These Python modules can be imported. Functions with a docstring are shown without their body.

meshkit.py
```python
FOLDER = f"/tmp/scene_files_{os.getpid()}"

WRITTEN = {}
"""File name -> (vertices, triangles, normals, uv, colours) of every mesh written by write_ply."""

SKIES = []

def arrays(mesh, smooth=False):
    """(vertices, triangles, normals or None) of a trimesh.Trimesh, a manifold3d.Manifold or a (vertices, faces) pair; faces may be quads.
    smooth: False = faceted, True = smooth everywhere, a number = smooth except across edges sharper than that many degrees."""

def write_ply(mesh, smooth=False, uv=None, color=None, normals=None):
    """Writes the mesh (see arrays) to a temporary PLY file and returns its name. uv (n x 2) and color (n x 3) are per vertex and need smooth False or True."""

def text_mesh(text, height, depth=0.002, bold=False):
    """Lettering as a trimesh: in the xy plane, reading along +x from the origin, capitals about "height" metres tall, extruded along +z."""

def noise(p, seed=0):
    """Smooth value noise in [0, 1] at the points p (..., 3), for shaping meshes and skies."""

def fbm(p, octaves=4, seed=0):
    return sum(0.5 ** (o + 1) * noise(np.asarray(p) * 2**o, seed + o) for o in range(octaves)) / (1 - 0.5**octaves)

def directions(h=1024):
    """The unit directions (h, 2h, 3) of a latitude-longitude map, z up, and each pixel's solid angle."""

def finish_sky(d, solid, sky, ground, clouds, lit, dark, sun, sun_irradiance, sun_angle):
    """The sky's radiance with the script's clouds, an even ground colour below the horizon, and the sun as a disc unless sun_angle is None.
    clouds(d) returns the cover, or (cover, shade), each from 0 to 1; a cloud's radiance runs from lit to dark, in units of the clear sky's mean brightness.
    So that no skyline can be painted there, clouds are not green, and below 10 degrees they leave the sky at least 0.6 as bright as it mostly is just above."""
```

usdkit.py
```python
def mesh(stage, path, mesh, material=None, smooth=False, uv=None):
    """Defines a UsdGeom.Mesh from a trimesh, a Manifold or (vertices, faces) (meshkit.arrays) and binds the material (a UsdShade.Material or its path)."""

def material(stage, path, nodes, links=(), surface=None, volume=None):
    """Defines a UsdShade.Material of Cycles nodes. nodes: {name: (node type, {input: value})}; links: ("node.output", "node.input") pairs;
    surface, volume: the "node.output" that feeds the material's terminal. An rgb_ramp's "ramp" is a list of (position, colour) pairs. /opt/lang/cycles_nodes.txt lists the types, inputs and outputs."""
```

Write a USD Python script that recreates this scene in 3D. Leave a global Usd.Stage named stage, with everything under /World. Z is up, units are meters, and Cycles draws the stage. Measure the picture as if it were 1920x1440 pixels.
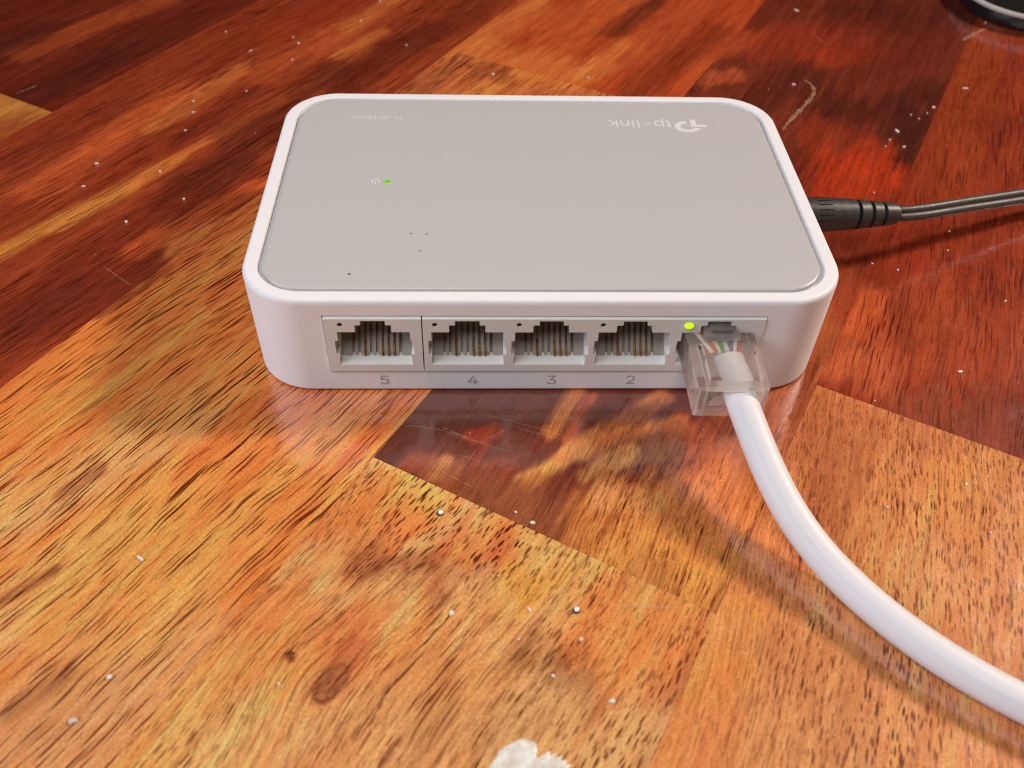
import math, random
import numpy as np, trimesh, usdkit, meshkit
import manifold3d as m3
from shapely.geometry import Polygon
from pxr import Usd, UsdGeom, UsdLux, UsdShade, Gf, Sdf, Vt

random.seed(7); rng = np.random.default_rng(7)
stage = Usd.Stage.CreateInMemory()
UsdGeom.SetStageUpAxis(stage, UsdGeom.Tokens.z); UsdGeom.SetStageMetersPerUnit(stage, 1.0)
UsdGeom.Xform.Define(stage, '/World'); UsdGeom.Scope.Define(stage, '/World/Looks')
MM = 0.001                      # everything below is laid out in millimetres

# ------------------------------------------------------------------ camera
EYE = np.array([-11.278, -151.866, 120.095]); YAW, PITCH, ROLL, FPX = 0.0515, 0.7891, 0.0358, 1730.4
_f = np.array([math.sin(YAW)*math.cos(PITCH), math.cos(YAW)*math.cos(PITCH), -math.sin(PITCH)])
_r = np.cross(_f, [0, 0, 1]); _r /= np.linalg.norm(_r); _u = np.cross(_r, _f)
_r, _u = math.cos(ROLL)*_r + math.sin(ROLL)*_u, -math.sin(ROLL)*_r + math.cos(ROLL)*_u
cam = UsdGeom.Camera.Define(stage, '/World/camera')
cam.CreateHorizontalApertureAttr(36.0); cam.CreateVerticalApertureAttr(27.0)
cam.CreateFocalLengthAttr(36.0*FPX/1920); cam.CreateClippingRangeAttr(Gf.Vec2f(0.005, 50))
cam.CreateFStopAttr(26.0); cam.CreateFocusDistanceAttr(0.172)
cam.CreateExposureAttr(0.06)
_m = np.eye(4); _m[0, :3] = _r; _m[1, :3] = _u; _m[2, :3] = -_f; _m[3, :3] = EYE*MM
cam.AddTransformOp().Set(Gf.Matrix4d(_m.tolist()))

def at(x, y, z=0.0):            # the place (mm) at height z that the photograph's pixel x, y (1920 wide) shows
    d = _f + _r*(x-960)/FPX - _u*(y-720)/FPX
    return EYE + d*((z-EYE[2])/d[2])

# ------------------------------------------------------------------ light: lamps of a room
def rect_light(name, pos, target, w, h, color, power):
    l = UsdLux.RectLight.Define(stage, '/World/'+name)
    pos, target = np.array(pos, float), np.array(target, float)
    z = pos-target; z /= np.linalg.norm(z); x = np.cross([0, 0, 1], z)
    x = x/np.linalg.norm(x) if np.linalg.norm(x) > 1e-6 else np.array([1., 0, 0]); y = np.cross(z, x)
    m = np.eye(4); m[0, :3] = x; m[1, :3] = y; m[2, :3] = z; m[3, :3] = pos
    l.AddTransformOp().Set(Gf.Matrix4d(m.tolist()))
    l.CreateWidthAttr(w); l.CreateHeightAttr(h); l.CreateIntensityAttr(power); l.CreateColorAttr(Gf.Vec3f(*color))
    return l
rect_light('ceiling_lamp', (-0.05, -0.26, 0.46), (0.0, -0.02, 0), 0.20, 0.16, (1.0, 0.93, 0.88), 9.0)
rect_light('side_lamp', (0.84, 0.27, 0.66), (0.0, 0, 0), 0.14, 0.14, (1.0, 0.84, 0.71), 180.0)
rect_light('window_light', (-0.62, -0.26, 0.46), (-0.02, -0.02, 0), 0.50, 0.40, (0.85, 0.88, 1.0), 7.0)

# ------------------------------------------------------------------ helpers
_names = {}
def path(name, parent='/World'):
    parent = str(parent.GetPath()) if hasattr(parent, 'GetPath') else str(parent)
    k = (parent, name); n = _names.get(k, 0); _names[k] = n+1
    return parent + '/' + (name if n == 0 else '%s_%03d' % (name, n))
def thing(name, label, cat, group=None, kind=None, loc=(0, 0, 0)):
    x = UsdGeom.Xform.Define(stage, path(name)); x.AddTranslateOp().Set(Gf.Vec3d(*[c*MM for c in loc]))
    o = x.GetPrim()
    for k, v in (('label', label), ('category', cat), ('group', group), ('kind', kind)):
        if v: o.SetCustomDataByKey(k, v)
    return o
def tag(o, label=None, cat=None, group=None, kind=None):
    for k, v in (('label', label), ('category', cat), ('group', group), ('kind', kind)):
        if v: o.SetCustomDataByKey(k, v)
    return o
def arr(mesh):
    if hasattr(mesh, 'to_mesh'):
        q = mesh.to_mesh(); return np.array(q.vert_properties[:, :3], float), np.array(q.tri_verts)
    if isinstance(mesh, (tuple, list)): return np.asarray(mesh[0], float), np.asarray(mesh[1])
    return np.array(mesh.vertices), np.array(mesh.faces)
def obj(name, mesh, mat, parent='/World', smooth=30, label=None):
    v, f = arr(mesh)
    if f.shape[1] == 4: f = np.vstack([f[:, [0, 1, 2]], f[:, [0, 2, 3]]])
    o = usdkit.mesh(stage, path(name, parent), trimesh.Trimesh(v*MM, f, process=False), mat, smooth=smooth).GetPrim()
    if label: o.SetCustomDataByKey('label', label)
    return o
def box(x0, x1, y0, y1, z0, z1):
    return m3.Manifold.cube((x1-x0, y1-y0, z1-z0)).translate((x0, y0, z0))
def rloop(w, d, r, z, cx=0, cy=0, n=14):
    r = max(r, 0.05); out = []
    for sx, sy, a0 in ((1, 1, 0), (-1, 1, 90), (-1, -1, 180), (1, -1, 270)):
        for a in np.radians(np.linspace(a0, a0+90, n)):
            out.append((cx+sx*(w/2-r)+r*math.cos(a), cy+sy*(d/2-r)+r*math.sin(a), z))
    return np.array(out)
def loft(loops, cap0=True, cap1=True):
    n = len(loops[0]); V = np.vstack(loops); F = []
    for k in range(len(loops)-1):
        for i in range(n):
            j = (i+1) % n; a, b, c, d = k*n+i, k*n+j, (k+1)*n+j, (k+1)*n+i
            F += [(a, b, c), (a, c, d)]
    V = list(V)
    if cap0:
        V.append(loops[0].mean(0)); c = len(V)-1
        F += [(c, (i+1) % n, i) for i in range(n)]
    if cap1:
        V.append(loops[-1].mean(0)); c = len(V)-1; o = (len(loops)-1)*n
        F += [(c, o+i, o+(i+1) % n) for i in range(n)]
    return np.array(V), np.array(F)
def manifold(vf):
    v, f = vf
    t = trimesh.Trimesh(v, f, process=True)
    return m3.Manifold(m3.Mesh(np.asarray(t.vertices, np.float32), np.asarray(t.faces, np.uint32)))
def curve(P, n):
    from scipy.interpolate import CubicSpline
    P = np.array(P, float); s = np.r_[0, np.cumsum(np.linalg.norm(np.diff(P, axis=0), axis=1))]
    return CubicSpline(s, P)(np.linspace(0, s[-1], n))
def tube(P, r, n=20, cap=True, rot=0):
    P = np.array(P, float); r = np.broadcast_to(r, len(P)); T = np.gradient(P, axis=0); T /= np.linalg.norm(T, axis=1)[:, None]
    up = np.array([0, 0, 1.]) if abs(T[0, 2]) < .9 else np.array([1., 0, 0]); L = []
    for p, t, q in zip(P, T, r):
        a = np.cross(up, t); a /= np.linalg.norm(a); b = np.cross(t, a); up = b if abs(t[2]) > .9 else up
        th = np.linspace(0, 2*np.pi, n, endpoint=False)+rot
        L.append(p+q*(np.cos(th)[:, None]*a+np.sin(th)[:, None]*b))
    return loft(L, cap, cap)
def srgb(*c):
    c = np.array(c, float)/255; return np.where(c <= .04045, c/12.92, ((c+.055)/1.055)**2.4)
def mat(name, nodes, links, surface='p.BSDF'):
    return usdkit.material(stage, '/World/Looks/'+name, nodes, links, surface)
def plain(name, color, rough=.4, spec=.5, noise=0.04, scale=900, bump=0.0, **kw):
    p = {'base_color': color, 'roughness': rough, 'specular_ior_level': spec, **kw}
    nodes = {'p': ('principled_bsdf', p), 'g': ('geometry', {}),
             'n': ('noise_texture', {'scale': scale, 'detail': 3.0}),
             'c': ('mix', {'mix_type': 'mix', 'color1': tuple(np.array(color)*(1-noise)), 'color2': tuple(np.minimum(np.array(color)*(1+noise), .95))}),
             'r': ('map_range', {'from_min': .3, 'from_max': .7, 'to_min': max(rough-.06*min(1, noise*40), .02), 'to_max': rough+.06*min(1, noise*40), 'clamp': True})}
    links = [('g.position', 'n.vector'), ('n.fac', 'c.fac'), ('c.color', 'p.base_color'), ('n.fac', 'r.value'), ('r.result', 'p.roughness')]
    if bump:
        nodes['b'] = ('bump', {'strength': 1.0, 'distance': bump})
        links += [('n.fac', 'b.height'), ('b.normal', 'p.normal')]
    return mat(name, nodes, links)

# ------------------------------------------------------------------ materials
M = {}
M['shell'] = plain('white_plastic', (.79, .78, .795), .5, .4, .012, 500)
M['panel'] = plain('grey_panel', (.49, .478, .468), .3, .5, .004, 120)
M['jack'] = plain('jack_plastic', (.66, .655, .62), .42, .4, .03, 500)
M['jack_in'] = plain('jack_inner_plastic', (.26, .24, .205), .45, .4, .06, 900)
M['dark'] = plain('dark_hole', (.02, .02, .02), .5, .3)
M['gold'] = plain('gold_contact', (.72, .42, .17), .3, .5, .05, 2000, metallic=1.0)
M['print_white'] = plain('white_print', (.70, .67, .645), .4)
M['print_grey'] = plain('grey_print', (.40, .385, .385), .5)
M['cable'] = plain('white_cable_jacket', (.72, .705, .72), .48, .45, .02, 400, 0.00002)
M['black'] = plain('black_rubber', (.045, .04, .036), .42, .5, .2, 1200, 0.00003)
M['black_cord'] = plain('black_cord_rubber', (.055, .047, .04), .48, .5, .2, 900, 0.00002)
M['speck'] = plain('speck_dirt', (.06, .05, .045), .6)
M['speck_faint'] = plain('speck_faint_dirt', (.24, .22, .2), .6)
M['crumb'] = plain('crumb', (.72, .62, .52), .6, .3, .15, 2500)
M['crumb_grey'] = plain('crumb_grey', (.55, .47, .40), .6, .3, .2, 2500)
M['paint'] = mat('dried_white_paint', {'t': ('transparent_bsdf', {}), 'p': ('principled_bsdf', {'base_color': (.80, .79, .72), 'roughness': .3}), 'g': ('geometry', {}),
    'n': ('noise_texture', {'scale': 520.0, 'detail': 4.0, 'roughness': .65}), 'r': ('map_range', {'from_min': .3, 'from_max': .6, 'to_min': .5, 'to_max': .96, 'clamp': True}), 'b': ('bump', {'distance': .0002}), 'm': ('mix_closure', {})},
    [('g.position', 'n.vector'), ('n.fac', 'r.value'), ('r.result', 'm.fac'), ('n.fac', 'b.height'), ('b.normal', 'p.normal'), ('t.BSDF', 'm.closure1'), ('p.BSDF', 'm.closure2')], 'm.closure')
M['silver'] = plain('brushed_silver', (.62, .60, .58), .28, .5, .05, 900, metallic=1.0)
M['dish_rim'] = plain('grey_rim', (.48, .45, .43), .3)
M['pot'] = plain('black_pot', (.012, .011, .011), .25, .5)
for k, c in {'orange': (.62, .13, .04), 'green': (.08, .33, .07), 'blue': (.08, .13, .33), 'brown': (.5, .10, .05), 'pale': (.74, .68, .60)}.items():
    M['wire_'+k] = plain('wire_'+k, c, .4)
M['led'] = mat('green_led', {'e': ('emission', {'color': (.56, .90, .012), 'strength': 1.25})}, [], 'e.emission')
M['led_dim'] = mat('green_led_ring', {'e': ('emission', {'color': (.36, .85, .10), 'strength': .75})}, [], 'e.emission')
M['clear'] = mat('clear_plastic', {'p': ('principled_bsdf', {'base_color': (1.0, .97, .94), 'roughness': .07, 'ior': 1.42, 'transmission_weight': .94}), 't': ('translucent_bsdf', {'color': (.95, .9, .87)}), 'm': ('mix_closure', {'fac': .18}),
    'g': ('geometry', {}), 'n': ('noise_texture', {'scale': 420.0, 'detail': 2.0}), 'b': ('bump', {'strength': .5, 'distance': .0002})},
    [('g.position', 'n.vector'), ('n.fac', 'b.height'), ('b.normal', 'p.normal'), ('p.BSDF', 'm.closure1'), ('t.BSDF', 'm.closure2')], 'm.closure')
M['bead'] = mat('clear_bead', {'p': ('principled_bsdf', {'base_color': (.9, .86, .82), 'roughness': .1, 'ior': 1.5, 'transmission_weight': .05})}, [])
def pale_film(name, color, a):
    return mat(name, {'t': ('transparent_bsdf', {}), 'p': ('principled_bsdf', {'base_color': color, 'roughness': .5}), 'g': ('geometry', {}),
        'n': ('noise_texture', {'scale': 1500.0, 'detail': 4.0, 'roughness': .7}),
        'r': ('map_range', {'from_min': .36, 'from_max': .64, 'to_min': 0.0, 'to_max': a, 'clamp': True}),
        'm': ('mix_closure', {})},
        [('g.position', 'n.vector'), ('n.fac', 'r.value'), ('r.result', 'm.fac'), ('t.BSDF', 'm.closure1'), ('p.BSDF', 'm.closure2')], 'm.closure')
M['scratch'] = pale_film('scratch_pale', (.72, .46, .30), .38)
M['drip'] = pale_film('dried_drip', (.70, .40, .22), .62)

# varnished wood: colour figure and grain direction come with each stave, the pores and fibres are made here
def wood_material():
    N = {'aw': ('attribute', {'attribute': 'wood'}), 'ag': ('attribute', {'attribute': 'grain'}), 'af': ('attribute', {'attribute': 'pores'}),
         'geo': ('geometry', {}),
         'sepf': ('separate_xyz', {}), 'p': ('principled_bsdf', {'roughness': .3, 'ior': 1.5, 'coat_weight': 1.0, 'coat_ior': 1.98, 'coat_roughness': .13, 'specular_ior_level': .3})}
    L = [('af.vector', 'sepf.vector')]
    def pore(tag_, sx, sy, r0, r1, dens, seed, wob):
        N[tag_+'w'] = ('noise_texture', {'scale': .14, 'detail': 1.5}); L.append(('ag.vector', tag_+'w.vector'))
        N[tag_+'wo'] = ('vector_math', {'math_type': 'multiply_add', 'vector2': (wob[0], wob[1], 0), 'vector3': (seed, seed*1.7, 0)})
        L.append((tag_+'w.color', tag_+'wo.vector1'))
        N[tag_+'ad'] = ('vector_math', {'math_type': 'add'}); L.extend([('ag.vector', tag_+'ad.vector1'), (tag_+'wo.vector', tag_+'ad.vector2')])
        N[tag_+'m'] = ('mapping', {'mapping_type': 'point', 'scale': (sx, sy, 0.0)}); L.append((tag_+'ad.vector', tag_+'m.vector'))
        N[tag_+'v'] = ('voronoi_texture', {'dimensions': '2D', 'feature': 'f1', 'scale': 1.0, 'randomness': 1.0}); L.append((tag_+'m.vector', tag_+'v.vector'))
        N[tag_+'s'] = ('separate_color', {}); L.append((tag_+'v.color', tag_+'s.color'))
        # size of each pore by its cell; cells above the density stay empty
        N[tag_+'rr'] = ('map_range', {'from_min': 0.0, 'from_max': dens, 'to_min': r1, 'to_max': r0*.2, 'clamp': True}); L.append((tag_+'s.r', tag_+'rr.value'))
        N[tag_+'k'] = ('math', {'math_type': 'less_than', 'value2': dens}); L.append((tag_+'s.r', tag_+'k.value1'))
        N[tag_+'d'] = ('math', {'math_type': 'divide'}); L.extend([(tag_+'v.distance', tag_+'d.value1'), (tag_+'rr.result', tag_+'d.value2')])
        N[tag_+'o'] = ('map_range', {'from_min': .55, 'from_max': 1.15, 'to_min': 1.0, 'to_max': 0.0, 'clamp': True}); L.append((tag_+'d.value', tag_+'o.value'))
        N[tag_+'x'] = ('math', {'math_type': 'multiply'}); L.extend([(tag_+'o.result', tag_+'x.value1'), (tag_+'k.value', tag_+'x.value2')])
        return tag_+'x.value'
    a = pore('la', .055, 1.6, .32, .36, .72, 3.1, (0, .8))
    a2 = pore('lb', .11, 2.1, .30, .35, .62, 17.3, (0, .8))
    b = pore('sa', .26, 1.5, .28, .38, .74, 9.7, (.8, .8))
    b2 = pore('sb', .36, 1.9, .26, .38, .66, 29.1, (.8, .8))
    N['mxa'] = ('math', {'math_type': 'maximum'}); L.extend([(a, 'mxa.value1'), (a2, 'mxa.value2')])
    N['mxb'] = ('math', {'math_type': 'maximum'}); L.extend([(b, 'mxb.value1'), (b2, 'mxb.value2')])
    N['mxl'] = ('mix_float', {}); L.extend([('sepf.y', 'mxl.fac'), ('mxa.value', 'mxl.a'), ('mxb.value', 'mxl.b')])
    # patches where pores are dense or scarce
    N['pm'] = ('mapping', {'scale': (.02, .12, 0)}); N['pn'] = ('noise_texture', {'scale': 1.0, 'detail': 3.0}); N['pr'] = ('map_range', {'from_min': .32, 'from_max': .55, 'to_min': .45, 'to_max': 1.0, 'clamp': True})
    L.extend([('ag.vector', 'pm.vector'), ('pm.vector', 'pn.vector'), ('pn.fac', 'pr.value')])
    N['am1'] = ('math', {'math_type': 'multiply'}); L.extend([('mxl.result', 'am1.value1'), ('pr.result', 'am1.value2')])
    N['amt'] = ('math', {'math_type': 'multiply', 'use_clamp': True}); L.extend([('am1.value', 'amt.value1'), ('sepf.x', 'amt.value2')])
    # fibres and mottle
    N['fm'] = ('mapping', {'scale': (.05, 1.6, 0)}); N['fn'] = ('noise_texture', {'scale': 1.0, 'detail': 5.0, 'roughness': .62})
    L.extend([('ag.vector', 'fm.vector'), ('fm.vector', 'fn.vector')])
    N['fr'] = ('map_range', {'from_min': .25, 'from_max': .75, 'to_min': .70, 'to_max': 1.28, 'clamp': True}); L.append(('fn.fac', 'fr.value'))
    N['gm'] = ('mapping', {'scale': (2.2, 3.2, 0)}); N['gn'] = ('noise_texture', {'scale': 1.0, 'detail': 3.0, 'roughness': .8})
    L.extend([('ag.vector', 'gm.vector'), ('gm.vector', 'gn.vector')])
    N['gr'] = ('map_range', {'from_min': .25, 'from_max': .75, 'to_min': .60, 'to_max': 1.38, 'clamp': True}); L.append(('gn.fac', 'gr.value'))
    N['fg'] = ('math', {'math_type': 'multiply'}); L.extend([('fr.result', 'fg.value1'), ('gr.result', 'fg.value2')])
    for ch, ex in (('x', .75), ('y', 1.2), ('z', 1.35)):
        N['p'+ch] = ('math', {'math_type': 'power', 'value2': ex}); L.append(('fg.value', 'p'+ch+'.value1'))
    N['cxyz'] = ('combine_xyz', {}); L.extend([('px.value', 'cxyz.x'), ('py.value', 'cxyz.y'), ('pz.value', 'cxyz.z')])
    N['tone'] = ('vector_math', {'math_type': 'multiply'}); L.extend([('aw.color', 'tone.vector1'), ('cxyz.vector', 'tone.vector2')])
    N['pc'] = ('mix', {'mix_type': 'multiply', 'fac': 1.0, 'color2': (.19, .055, .038)}); L.append(('tone.vector', 'pc.color1'))
    N['mix'] = ('mix', {'mix_type': 'mix'}); L.extend([('amt.value', 'mix.fac'), ('tone.vector', 'mix.color1'), ('pc.color', 'mix.color2')])
    L.append(('mix.color', 'p.base_color'))
    # lacquer: wavy, a little worn, pores show through faintly
    N['wn'] = ('noise_texture', {'scale': 90.0, 'detail': 4.0, 'roughness': .55}); L.append(('geo.position', 'wn.vector'))
    N['hs'] = ('math', {'math_type': 'multiply_add', 'value2': -.012}); L.extend([('amt.value', 'hs.value1'), ('wn.fac', 'hs.value3')])
    N['b'] = ('bump', {'strength': 1.0, 'distance': .00022}); L.extend([('hs.value', 'b.height'), ('b.normal', 'p.normal'), ('b.normal', 'p.coat_normal')])
    N['rn'] = ('noise_texture', {'scale': 260.0, 'detail': 5.0, 'roughness': .7}); L.append(('geo.position', 'rn.vector'))
    N['rr'] = ('map_range', {'from_min': .3, 'from_max': .7, 'to_min': .07, 'to_max': .26, 'clamp': True}); L.extend([('rn.fac', 'rr.value'), ('rr.result', 'p.coat_roughness')])
    return mat('varnished_wood', N, L)
M['wood'] = wood_material()
M['core'] = plain('dark_glue', (.05, .022, .012), .6)

# ------------------------------------------------------------------ table of glued staves
ANG = math.radians(60); CU, SU = math.cos(ANG), math.sin(ANG)
def to_uv(p): p = np.asarray(p); return np.stack([p[..., 0]*CU+p[..., 1]*SU, p[..., 0]*SU-p[..., 1]*CU], -1)
def from_uv(u, v): return np.stack([u*CU+v*SU, u*SU-v*CU], -1)
def fb(u, v, su, sv, seed, oct_=4): return meshkit.fbm(np.stack([u*su+40, v*sv+40, np.zeros_like(u)], -1), oct_, seed)*2-1

table = thing('wooden_table', 'dark varnished table top of glued reddish brown wood staves under everything', 'table', kind='structure')
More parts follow.
